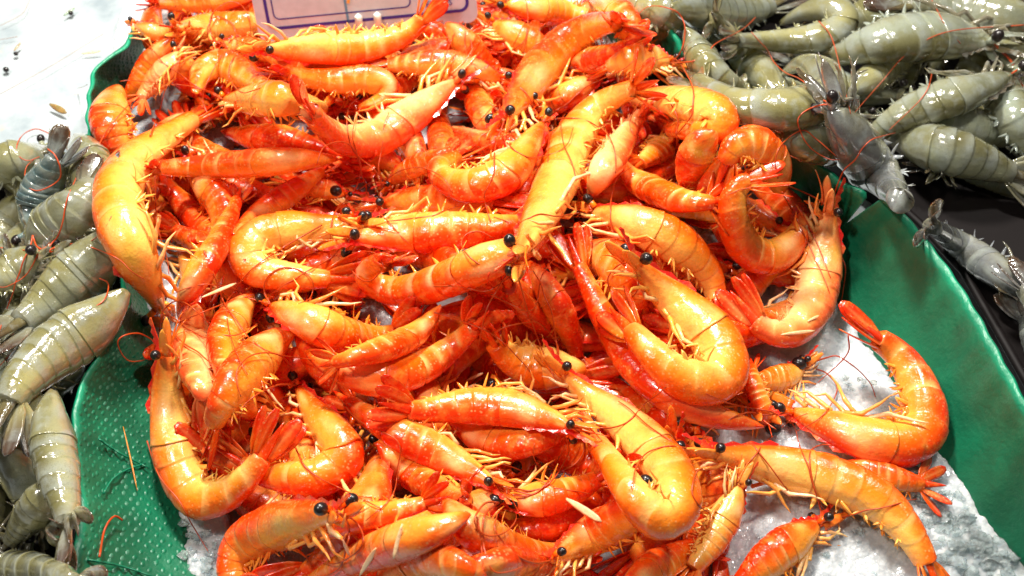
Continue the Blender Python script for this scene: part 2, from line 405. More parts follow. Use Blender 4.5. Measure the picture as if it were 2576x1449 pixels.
for vp in ([(247, 1103), (300, 1139), (372, 1176)], [(260, 1243), (283, 1206), (317, 1183), (365, 1166)], [(220, 1408), (300, 1423), (385, 1450)]):
    px = catmull(vp, 14); d = hit(px); P = CAM + rays(px) * (d - .0010)[:, None]
    V, F = tube(P, np.linspace(.0007, .0005, 14), 6); mk('vein', V, F, M_GREEN, div_l, np.tile(GREEN_R * .7, (len(V), 1)))

# ------------------------------------------------------------------ prawns
SEG = [.40, .50, .60, .71, .81, .90, 1.0]
PT = [0, .05, .12, .22, .34, .45, .58, .70, .82, .92, 1.0]; PA = [.26, .38, .53, .74, .91, 1.0, .98, .86, .70, .56, .47]
def lerp(a, b, f): return a + (b - a) * np.asarray(f)[..., None]
def place(pts, Wpx, lift, n=46, clamp=False):
    px = catmull(pts, n); s = np.linspace(0, 1, n)
    prof = np.interp(s, [0, .3, .5, .8, 1], [.6, 1, 1, .7, .35])
    d = np.full(n, 9.0)
    T = unit(np.gradient(px, axis=0)); Nn = np.stack([-T[:, 1], T[:, 0]], 1)
    for o in (-.33, 0, .33): d = np.minimum(d, hit(px + Nn * (o * Wpx * prof)[:, None]))
    Ww = Wpx * np.median(d) / FPX; R = Ww / 2
    tgt = d - lift * R * prof
    if clamp: tgt = np.where(s > .6, np.minimum(tgt, tgt[int(.33 * n)]), tgt)
    A = np.vander(s, 4); wts = np.ones(n); wts[s > .85] = .4
    for _ in range(6):
        co = np.linalg.lstsq(A * wts[:, None], tgt * wts, rcond=None)[0]; fit = A @ co
        wts = np.where(tgt < fit, 3.0, 1.0) * np.where(s > .85, .4, 1)
    fit = .6 * fit + .4 * smooth(np.minimum(tgt, fit + .004), 6)
    return CAM + rays(px) * fit[:, None], Wpx * np.median(fit) / FPX, px
def prawn(label, W, dorsal, roll, flags, pts, raw=False, group=None, lift=.72, name=None):
    """W: body width and pts: head-to-tail line, both in picture pixels; dorsal: where the back faces ('c' = outside of the bend)"""
    seed = int(abs(pts[0][0] * 13 + pts[0][1] * 7 + pts[-1][0] * 3)) % 99991
    r = np.random.default_rng(seed)
    P, Ww, px = place(pts, W, lift, clamp='c' in flags); a0 = Ww / 2
    L = np.linalg.norm(np.diff(P, axis=0), axis=1).sum(); n = len(P)
    T = unit(np.gradient(P, axis=0)); T = unit(np.stack([smooth(T[:, k], 2) for k in range(3)], 1))
    up = unit(np.array([0, -.42, .9]))
    S = unit(np.cross(T, up)); U = np.cross(S, T)
    if dorsal == 'c':
        C = np.gradient(T, axis=0)[6:-6]; sg = -np.sign((C * S[6:-6]).sum()) or 1
    else:
        h = np.array([sum({'l': -1, 'r': 1}.get(q_, 0) for q_ in dorsal), sum({'t': -1, 'b': 1}.get(q_, 0) for q_ in dorsal)], float)
        m_ = n // 2; q0, _ = project(P[m_]); q1, _ = project(P[m_] + S[m_] * .01); sg = np.sign((q1 - q0)[0] @ h) or 1
    ro = math.radians(roll)
    D = S * sg * math.cos(ro) + U * math.sin(ro); Lt = np.cross(T, D)
    if Lt[n // 2] @ up < 0: upl = -1
    else: upl = 1
    fan = min(.24 * L, .98 * Ww); if_ = 1 - fan / L
    sl = np.linspace(0, 1, n)
    def F(t):
        t = np.asarray(t) * if_; g = lambda X: np.stack([np.interp(t, sl, X[:, k]) for k in range(3)], -1)
        return g(P), unit(g(T)), unit(g(D)), unit(g(Lt))
    base = P[np.argmin(P[:, 2])]; root = empty(name or ('raw_prawn' if raw else 'cooked_prawn'), base)
    tag(root, label, 'prawn', group or ('raw grey prawns' if raw else 'cooked orange prawns'))
    M = M_RAW if raw else M_COOK
    tone = r.random(); yel = r.random()
    if raw:
        ca, cb = np.array([.22, .205, .085]) * (.75 + .7 * tone), lerp(np.array([.46, .42, .16]), np.array([.33, .40, .36]), r.random()) * (.85 + .4 * yel); cv = np.array([.40, .38, .22]); cband = np.array([.46, .50, .44])
        ctail = np.array([.09, .045, .025]); cros = np.array([.12, .09, .05]); cleg = np.array([.30, .27, .18])
        if 'k' in flags: ca, cb = np.array([.17, .18, .18]), np.array([.34, .36, .37])
        if 'u' in flags: ca, cb = np.array([.10, .16, .165]), np.array([.22, .31, .31])
    else:
        ca = lerp(np.array([.80, .028, .001]), np.array([.88, .065, .0015]), tone); cb = lerp(np.array([.92, .115, .002]), np.array([.95, .20, .004]), yel)
        cv = np.array([.97, .42, .05]); cband = np.array([1.0, .55, .17]); ctail = np.array([.78, .030, .004]); cros = np.array([.72, .022, .014]); cleg = np.array([.96, .50, .12])
        if 'p' in flags: ca, cb, cv = lerp(ca, np.array([.92, .18, .05]), .45), lerp(cb, np.array([.97, .42, .13]), .55), np.array([1.0, .62, .26])
        if 'y' in flags: ca, cb, cv = lerp(ca, np.array([.92, .18, .004]), .5), lerp(cb, np.array([.97, .34, .016]), .6), np.array([1.0, .60, .13])
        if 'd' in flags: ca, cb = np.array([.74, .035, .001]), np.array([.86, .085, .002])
    NTh = 28; th = np.linspace(0, 2 * np.pi, NTh, endpoint=False)
    ph = r.random(4) * 6.28
    def surf(tv, scale, carap=False):
        tv = np.asarray(tv); tt = tv[:, None] + .022 * np.sin(th)[None] ** 2 - .011
        tt = np.clip(tt, -.02, 1.0)
        p, t_, d_, l_ = F(tt)
        a = np.interp(tt, PT, PA) * a0 * np.asarray(scale)[:, None]
        wob = 1 + .02 * np.sin(9 * tt + 2 * th[None] + ph[0]) + .015 * np.sin(23 * tt - 3 * th[None] + ph[1])
        cs, sn = np.cos(th)[None], np.sin(th)[None]
        dv = np.where(cs > 0, cs * 1.0, -np.abs(cs) ** .8 * (.92 if not carap else .96))
        bl = .80 * np.sign(sn) * np.abs(sn) ** .88
        bl = bl * (1 - .25 * sstep(-.1, -1, cs))
        if carap:
            at_ = np.abs((th[None] + np.pi) % (2 * np.pi) - np.pi)
            wob = wob - .045 * np.exp(-((at_ - .95 - .5 * np.sin(7 * tt)) / .10) ** 2) * sstep(.30, .12, tt) - .04 * np.exp(-((tt - .20 - .05 * np.sin(at_ * 1.6)) / .012) ** 2) * sstep(.3, .9, at_) + .02 * np.sin(31 * tt + 5 * at_ + ph[3]) * np.sin(8 * at_ + ph[1])
        if carap: dv = dv + .10 * np.exp(-((th[None] + np.pi) % (2 * np.pi) - np.pi) ** 2 / .03) * sstep(.36, .1, tt)
        return p + (a * wob)[..., None] * (d_ * dv[..., None] + l_ * bl[..., None]), tt
    # body: one skin with six overlapping steps
    ts, sc, uu, sgk = [.24, .32, .385], [.93, .95, .95], [0, 0, 0], [0, 0, 0]
    for k in range(6):
        t0, t1 = SEG[k], SEG[k + 1]
        for u in (.02, .15, .35, .6, .8, .93, .985):
            ts.append(t0 + (t1 - t0) * u); uu.append(u); sgk.append(k)
            sc.append((1.0 if k == 0 else .98) + (.034 if k else .02) * u ** 2 + .022 * math.sin(math.pi * u))
    V, tt = surf(ts, sc); nr = len(ts)
    cs = np.cos(th)[None] * np.ones((nr, 1)); uu = np.array(uu)[:, None]; sgk = np.array(sgk)
    col = lerp(np.broadcast_to(cb, (nr, NTh, 3)), ca, sstep(.0, .9, cs)); fl_ = sstep(.30, -.65, cs + .18 * np.sin(14 * tt + ph[2]) * np.sin(2 * th[None] + ph[3])); col = lerp(col, np.broadcast_to(cv, col.shape), fl_ * (.85 if not raw else .6))
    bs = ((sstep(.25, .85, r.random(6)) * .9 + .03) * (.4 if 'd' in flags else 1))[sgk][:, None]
    band = np.clip(.7 * np.exp(-((uu - 1.02) / .14) ** 2) + np.exp(-((uu - .04) / .20) ** 2), 0, 1) * bs * sstep(-.85, -.4, cs) * sstep(.95, .5, cs + .25 * np.sin(2 * th[None] + ph[2]))
    if 'b' in flags: band = np.clip(1.2 * np.exp(-((uu - .05) / .20) ** 2), 0, 1) * (.35 + .65 * bs) * sstep(-.8, -.3, cs) * sstep(1.0, .75, cs); cband = np.array([1.0, .66, .30])
    if raw: band = np.clip(np.exp(-((uu - .8 - .15 * np.sin(3 * th[None] + ph[2])) / .35) ** 2), 0, 1) * bs * sstep(-.95, -.2, cs)
    band[:3] = 0
    col = lerp(col, np.broadcast_to(cband, col.shape), np.clip(band, 0, 1) * (.9 if not raw else .7))
    col = lerp(col, np.broadcast_to(ctail, col.shape), .45 * sstep(.90, 1.0, tt) * (.5 if raw else 1))
    mk('body', V.reshape(-1, 3), ring_faces(nr, NTh, True, True), M, root, col.reshape(-1, 3))
    # head shell with free rear edge
    tc = np.r_[0.0, .015, .03, .05, .07, .09, .11, .135, .16, .185, .21, .235, .26, .285, .31, .33, .35, .37, .385, .405, .412, .410]
    scc = np.interp(tc, [0, .015, .04, .07, .11, .16, .26, .35, .385, .405], [.25, .62, .82, .94, 1.0, 1.03, 1.05, 1.045, 1.05, 1.07]); scc[-2:] = 1.06, .97
    V, tt = surf(tc, scc, True); nr = len(tc); cs = np.cos(th)[None] * np.ones((nr, 1))
    hc = lerp(cb, cv, .15 + .35 * r.random()); hd = lerp(ca, cb, .3)
    col = lerp(np.broadcast_to(hc, (nr, NTh, 3)), hd, sstep(.15, .95, cs)); col = lerp(col, np.broadcast_to(cv, col.shape), sstep(.35, -.5, cs) * .85)
    blot = .5 + .5 * np.sin(17 * tt + 2.3 * th[None] + ph[2]) * np.sin(11 * tt - 3 * th[None] + ph[3])
    col = lerp(col, np.broadcast_to(cband, col.shape), .5 * sstep(.55, .95, blot)); col = lerp(col, np.broadcast_to(ca, col.shape), .6 * sstep(.45, .1, blot) * sstep(.30, .1, tt))
    at_ = np.abs((th[None] + np.pi) % (2 * np.pi) - np.pi)
    gut = np.exp(-((tt - .27) / .07) ** 2 - ((at_ - 1.1 - .3 * np.sin(ph[0])) / .45) ** 2)
    col = lerp(col, np.broadcast_to(lerp(np.array([1.0, .62, .26]), np.array([.55, .33, .03]), float(r.random() < .35)) if not raw else cb * .55, col.shape), .65 * gut)
    col = lerp(col, np.broadcast_to(ca if raw else np.array([.90, .10, .006]), col.shape), .55 * sstep(.10, .0, tt))
    col = lerp(col, np.broadcast_to(cros, col.shape), .8 * sstep(.965, .998, cs) * sstep(.40, .2, tt) * (.5 if raw else 1))
    car = mk('head_shell', V.reshape(-1, 3), ring_faces(nr, NTh, True, True), M, root, col.reshape(-1, 3))
    # rostrum: saw-toothed blade on the midline
    if 'h' not in flags:
        ns = 15; s_ = np.linspace(.26, -.24, ns); top, bot = [], []
        for i, s0 in enumerate(s_):
            p, t_, d_, l_ = F(max(s0, 0)); ext = min(s0, 0) / .24 * 1.75 * a0
            hgt = np.interp(s0, PT, PA) * a0 * 1.04
            f = i / (ns - 1)
            o = p + t_ * ext * .9 + d_ * (hgt * (1 - .05 * f) + max(-s0, 0) * a0 * .9)
            tooth = (.20 if i % 2 else .05) * a0 * (1 - .5 * f)
            top.append(o + d_ * (.04 * a0 + tooth)); bot.append(o - d_ * a0 * (.12 + .16 * math.sin(math.pi * f)) * (1 - f * .9))
        top, bot = np.array(top), np.array(bot); _, _, _, l0 = F(.1); hw = l0 * a0 * .05
        V = np.stack([top, bot + hw, bot - hw], 1).reshape(-1, 3)
        mk('rostrum', V, ring_faces(ns, 3, True, True), M, car, np.tile(cros * (1 if raw else 1.1), (len(V), 1)), smoothed=False)
        p0, t0, d0, l0 = F(.015)
        for sd in (1, -1):
            es = p0 + t0 * a0 * .05 + d0 * a0 * .16 + l0 * sd * a0 * .16
            ec = p0 - t0 * a0 * (.20 + .1 * r.random()) + d0 * a0 * (.24 + .12 * r.random()) + l0 * sd * a0 * .46
            V, Fc = tube([es, .6 * es + .4 * ec, ec], [a0 * .15, a0 * .14, a0 * .17], 8)
            st = mk('eye_stalk', V, Fc, M, car, np.tile(cb, (len(V), 1)))
            V, Fc = sphere(ec + l0 * sd * a0 * .10, a0 * (.20 + .05 * r.random()), unit(l0 * sd - t0 * .6)); mk('eye', V, Fc, M_EYE, root)
            # antennal scale and feelers
            bq = p0 - t0 * a0 * .05 - d0 * a0 * .05 + l0 * sd * a0 * .30
            dd = unit(-t0 + l0 * sd * .12 + d0 * r.normal(-.02, .06))
            V, Fc, s2, c2 = blade(bq, dd, unit(l0 * .4 + d0), unit(l0 * sd - d0 * .3), a0 * 1.45, a0 * .50, a0 * .06, .03, [.8, 1, .9, .6, .1])
            mk('antennal_scale', V, Fc, M, root, lerp(lerp(cb, cv, .3), ctail, .5 * (1 - s2)) if not raw else lerp(cb, cros, s2))
            q = bq - d0 * a0 * .2; k0 = np.linspace(0, 1, 9)[:, None]
            bend = d0 * r.normal(-.1, .35) + l0 * r.normal(.1, .3)
            Q = q + (-t0) * a0 * 1.7 * k0 + bend * a0 * 1.1 * k0 ** 2
            V, Fc = tube(Q, a0 * np.linspace(.07, .014, 9), 5); mk('antennule', V, Fc, M, root, lerp(cb, ctail, .4)[None].repeat(len(V), 0))
        # mouth parts and walking legs
        nleg = 6
        for k in range(nleg):
            for sd in (1, -1):
                if sd != upl and k % 2: continue
                tb = .05 + .052 * k; p, t_, d_, l_ = F(tb)
                hgt = np.interp(tb, PT, PA) * a0
                q = p - d_ * hgt * .80 + l_ * sd * hgt * .38
                fw = -1 if (k < 3 or r.random() < .35) else 1
                d1 = unit(t_ * fw * (.7 + .5 * r.random()) - d_ * (.20 + .50 * r.random()) + l_ * sd * (.15 + .30 * r.random()))
                d2 = unit(t_ * fw * (.5 + .7 * r.random()) - d_ * r.normal(.25, .45) + l_ * sd * r.normal(-.05, .35))
                d3 = unit(d2 + r.normal(0, .5, 3)); ln = a0 * (.55 + .06 * k + .15 * r.random())
                K = np.array([q, q + d1 * ln * .8, q + d1 * ln * .8 + d2 * ln, q + d1 * ln * .8 + d2 * ln + d3 * ln * .6])
                Q = np.vstack([K[0], .5 * K[0] + .5 * K[1], K[1], .6 * K[1] + .4 * K[2], .2 * K[1] + .8 * K[2], K[2], .4 * K[2] + .6 * K[3], K[3]])
                V, Fc = tube(Q, a0 * np.array([.11, .09, .10, .07, .075, .055, .035, .010]), 6)
                cl = lerp(cleg, (np.array([.95, .22, .02]), np.array([1.0, .68, .36]), np.array([.96, .40, .05]))[r.integers(3)] if not raw else cleg * .7, .2 + .8 * r.random())
                mk('leg', V, Fc, M, root, np.tile(cl, (len(V), 1)))
    # swimming legs under each ring
    if 's' not in flags and not (raw and roll >= 40):
        for k in range(5):
            for sd in (1, -1):
                tb = (SEG[k] + SEG[k + 1]) / 2; p, t_, d_, l_ = F(tb); hgt = np.interp(tb, PT, PA) * a0
                q = p - d_ * hgt * .62 + l_ * sd * hgt * (.30 + .2 * r.random())
                for m_ in range(3):
                    dd = unit(-d_ * (.55 + .35 * r.random()) + t_ * (r.normal(.7, .25) * (1 if m_ else -.4)) + l_ * sd * r.normal(.15, .25))
                    wd = unit(np.cross(dd, l_) + r.normal(0, .25, 3)); nn = unit(np.cross(dd, wd))
                    V, Fc, s2, c2 = blade(q, dd, wd, nn, hgt * (.50 + .36 * r.random()) * (.7 if raw else 1), hgt * (.12 + .14 * r.random()), hgt * .03, r.normal(0, .4), [.9, 1, .8, .5, .12], 6)
                    mk('swimmeret', V, Fc, M, root, lerp(np.broadcast_to(lerp(cv, cb, .7 * r.random()) if not raw else cb * 1.1, (len(V), 3)), cb * .95, .8 * r.random() * (1 - s2)))
    # tail fan
    if 't' not in flags:
        p, t_, d_, l_ = F(1.0); w6 = .56 * a0
        best = min((-.8, .8), key=lambda q_: abs((l_ * math.cos(q_) + d_ * math.sin(q_)) @ up)) * (1 if abs(l_ @ up) > .5 else .3)
        l_, d_ = l_ * math.cos(best) + d_ * math.sin(best), d_ * math.cos(best) - l_ * math.sin(best)
        sp = (.6 + .4 * r.random()) if 'f' in flags else (.22 + .28 * r.random())
        ln = fan * 1.02
        V, Fc, s2, c2 = blade(p - t_ * w6 * .3 + d_ * w6 * .25, t_, l_, d_, ln * .92, w6 * .85, w6 * .22, .02, [1, .9, .6, .32, .06])
        mk('telson', V, Fc, M, root, lerp(np.broadcast_to(lerp(ca, ctail, .35), (len(V), 3)), ctail, s2))
        for sd in (1, -1):
            for k in range(2):
                an = sp * (.5 + .55 * k); dd = unit(t_ * math.cos(an) + l_ * sd * math.sin(an) + d_ * (.05 - .10 * k))
                wd = unit(np.cross(d_ + l_ * sd * (-.5 - .3 * k), dd)); nn = unit(np.cross(dd, wd)); nn = nn * np.sign(nn @ d_ or 1)
                V, Fc, s2, c2 = blade(p - t_ * w6 * .15 + l_ * sd * w6 * (.45 + .2 * k) - d_ * w6 * .12 * k, dd, wd, nn, ln * (1.08 - .06 * k), w6 * 1.25, w6 * .11, .05, [.45, .9, 1.05, .9, .35], 9, 7)
                rib = np.exp(-(c2 / .22) ** 2)
                c3 = lerp(lerp(np.broadcast_to(lerp(cb, ctail, .45), (len(V), 3)), ctail, sstep(.15, .8, s2)), cband, .45 * rib * (1 - .7 * s2))
                mk('tail_fin', V, Fc, M, root, c3)
    # height map
    for t in np.linspace(0, 1, 70):
        p, _, _, _ = F(t); stamp(p, np.interp(t, PT, PA) * a0 * .92, .85)
    for t in np.linspace(if_, .97, 10):
        q = np.array([np.interp(t, sl, P[:, k]) for k in range(3)]); stamp(q, a0 * .35, .4)
    HEADS.append((px[0], px[0] - px[3], root, raw, flags))
    return root
HEADS = []

BURIED_C = 'cooked orange prawn buried low in the pile beneath other cooked prawns'
BURIED_R = 'raw grey prawn buried low among other raw prawns'
def fillers(poly, n, raw, wfun, label, group, sd):
    r = np.random.default_rng(sd); xs = [p[0] for p in poly]; ys = [p[1] for p in poly]; done = []
    tries = 0
    while len(done) < n and tries < 6000:
        tries += 1
        c = np.array([r.uniform(min(xs), max(xs)), r.uniform(min(ys), max(ys))]); wp = wfun(c[1])
        if not inside(c, poly)[0] or any(np.linalg.norm(c - d) < .6 * wp for d in done): continue
        an = r.uniform(0, 6.28); k = r.choice([-1, 1]) * r.uniform(.15, .5)
        pts = []
        for s in np.linspace(-1, 1, 5):
            q = c + wp * 2.1 * s * np.array([math.cos(an), .75 * math.sin(an)]) + wp * k * 1.6 * (s * s - .4) * np.array([-math.sin(an), .75 * math.cos(an)])
            pts.append(q)
        if not inside(np.array(pts), poly).all(): continue
        qq = at_z(catmull(pts, 9), .03); cov = (hm_at(qq[:, 0], qq[:, 1]) > .034).mean()
        if cov > (.2 if tries < 1500 else .5 if tries < 3000 else .8): continue
        done.append(c)
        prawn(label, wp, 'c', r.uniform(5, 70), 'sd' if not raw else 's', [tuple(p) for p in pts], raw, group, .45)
fillers(COOKPOLY, 140, False, lambda y: 66 + .045 * max(y, 0), BURIED_C, 'buried cooked prawns', 21)
LRP = [(-160, 400), (190, 380), (250, 560), (285, 740), (190, 930), (160, 1100), (160, 1500), (-160, 1500)]
RRP = [(1640, -80), (1740, 110), (1900, 260), (2060, 350), (2240, 420), (2330, 430), (2700, 520), (2700, -80)]
fillers(LRP, 16, True, lambda y: 88 + .03 * max(y, 0), BURIED_R, 'buried raw prawns', 31)
fillers(RRP, 12, True, lambda y: 88, BURIED_R, 'buried raw prawns', 41)

# ---- raw prawns: label, width, back, roll, flags, head-to-tail line
RAW = [
 ('raw prawn half hidden at the far rim behind the fat arched cooked prawn', 70, 't', 30, 'h', [(1520, -20), (1600, 10), (1680, 38), (1750, 52), (1800, 40)]),
 ('glossy raw prawn along the far edge behind a dark tail', 84, 't', 30, 'h', [(1690, 20), (1780, 32), (1860, 34), (1930, 20), (1985, -5)]),
 ('dark raw prawn tail standing out behind the U-shaped raw prawn', 78, 'l', 20, 'hf', [(1990, 270), (1940, 210), (1890, 160), (1840, 100), (1790, 40), (1772, 5)]),
 ('dark glistening raw prawn in the gap beside the cooked pile', 80, 'l', 60, 'h', [(1725, 70), (1750, 120), (1790, 180), (1850, 220), (1910, 230)]),
 ('yellowish raw prawn half covered by the pale spiny one', 95, 'b', 20, 'ht', [(2150, 390), (2080, 370), (2020, 345), (1960, 310), (1930, 280)]),
 ('raw prawn on the far edge with grey striped shell', 80, 't', 30, 'h', [(2100, 110), (2160, 60), (2230, 20), (2300, -20), (2360, -60)]),
 ('large raw prawn at the far corner of the raw heap', 95, 't', 25, '', [(2640, 70), (2540, 50), (2440, 30), (2350, 15), (2270, 25), (2200, 50)]),
 ('raw prawn lying deep beside the dark gap', 88, 't', 25, 'h', [(2280, 290), (2370, 305), (2450, 322), (2530, 350), (2600, 390)]),
 ('raw prawn at the outer edge between two large raw heads', 90, 'r', 30, 'h', [(2470, 200), (2520, 250), (2560, 310), (2600, 380), (2640, 450)]),
 ('small raw prawn with a pinkish belly wedged between larger raw prawns', 58, 't', 15, 'h', [(2130, 240), (2180, 205), (2230, 180), (2290, 150), (2340, 130)]),
 ('stout raw prawn with banded back beside the dark gap', 100, 't', 55, 'h', [(2230, 340), (2310, 362), (2390, 385), (2470, 412), (2550, 440), (2640, 470)]),
 ('thick raw prawn with two black eyes resting against pale feelers', 112, 'b', 20, '', [(2500, 108), (2420, 96), (2340, 90), (2250, 95), (2170, 115), (2110, 135), (2070, 100), (2090, 60)]),
 ('slender raw prawn with tail doubled back like a hairpin', 66, 'c', 20, 'h', [(1960, 60), (2030, 30), (2085, 22), (2118, 45), (2095, 80), (2020, 98), (1920, 102), (1790, 98)]),
 ('pale raw prawn curved like a U with its tail over the cooked pile', 96, 'c', 15, 'h', [(1965, 185), (2020, 160), (2070, 185), (2080, 235), (2030, 265), (1950, 272), (1860, 262), (1780, 222), (1712, 168)]),
 ('raw prawn with long pale feelers and black eye beyond the spiny one', 88, 'b', 25, '', [(2545, 185), (2450, 225), (2360, 252), (2280, 285), (2215, 325), (2170, 380), (2160, 430)]),
 ('pale grey raw prawn pointing its spiny head over the heap', 116, 'bl', 10, 'kt', [(2092, 262), (2130, 330), (2175, 395), (2222, 450), (2262, 500), (2296, 545)]),
 ('translucent raw prawn with folded legs behind the torn rim', 78, 'b', 20, 'k', [(2600, 750), (2530, 700), (2470, 655), (2410, 612), (2360, 578), (2312, 548)]),
 ('greyish raw prawn against the outside of the torn divider', 84, 'l', 20, 'hks', [(2690, 1000), (2650, 920), (2612, 850), (2580, 790), (2545, 725)]),
 ('raw prawn lying low outside the torn divider beside the dark gap', 84, 'r', 20, 'hks', [(2720, 850), (2670, 810), (2620, 765), (2575, 720), (2535, 670)]),
 ('pale raw prawn on the outer side of the green rim by two others', 84, 'r', 30, 'hks', [(2790, 1140), (2750, 1070), (2710, 1000), (2672, 930), (2645, 860)]),
 # beside the dimpled divider
 ('raw prawn on the far end next to the white counter', 80, 't', 30, '', [(120, 375), (60, 395), (0, 420), (-60, 450), (-110, 470)]),
 ('raw prawn leaning against the dimpled divider under the counter edge', 100, 'r', 30, 'h', [(185, 345), (215, 400), (240, 470), (250, 540), (240, 600)]),
 ('bluish raw prawn with its dark head pointing down the heap', 92, 'c', 70, 'u', [(82, 592), (92, 530), (112, 470), (135, 420), (160, 380), (180, 345)]),
 ('raw prawn head shell beside the big cooked prawn', 120, 'tl', 25, 'h', [(80, 660), (140, 590), (205, 520), (245, 450), (240, 390)]),
 ('raw prawn with red feelers at the outer edge of the heap', 92, 't', 20, '', [(110, 640), (50, 680), (-10, 710), (-80, 730)]),
 ('raw prawn lying flat by the outer edge', 100, 't', 20, 'h', [(120, 1000), (70, 1060), (20, 1120), (-40, 1190)]),
 ('broad raw prawn with white banded rings along the divider', 118, 'tl', 45, 'h', [(300, 560), (255, 640), (190, 705), (115, 770), (40, 825), (-40, 880)]),
 ('speckled raw prawn low by the divider bend with glossy flank', 100, 'c', 20, 'h', [(0, 1130), (60, 1190), (110, 1250), (145, 1310), (160, 1400)]),
 ('raw prawn tail fanned out at the bottom of the heap', 80, 'l', 40, 'hf', [(160, 1190), (120, 1250), (70, 1310), (20, 1370), (-20, 1400)]),
 ('pale raw prawn lying crosswise at the lower end', 92, 't', 30, 'h', [(-70, 1445), (10, 1440), (90, 1445), (160, 1460), (220, 1500)]),
 ('tall raw prawn standing along the dimpled wall with brown head', 96, 'l', 50, 'h', [(135, 980), (130, 1060), (140, 1140), (155, 1220), (172, 1300), (190, 1390)]),
 ('biggest raw prawn sloping under the dimpled wall with glossy back', 124, 'tl', 50, 'h', [(320, 730), (265, 790), (190, 850), (115, 905), (55, 965), (10, 1050), (-20, 1140)]),
]
for a in RAW: prawn(a[0], a[1] * 1.28, *a[2:], raw=True)

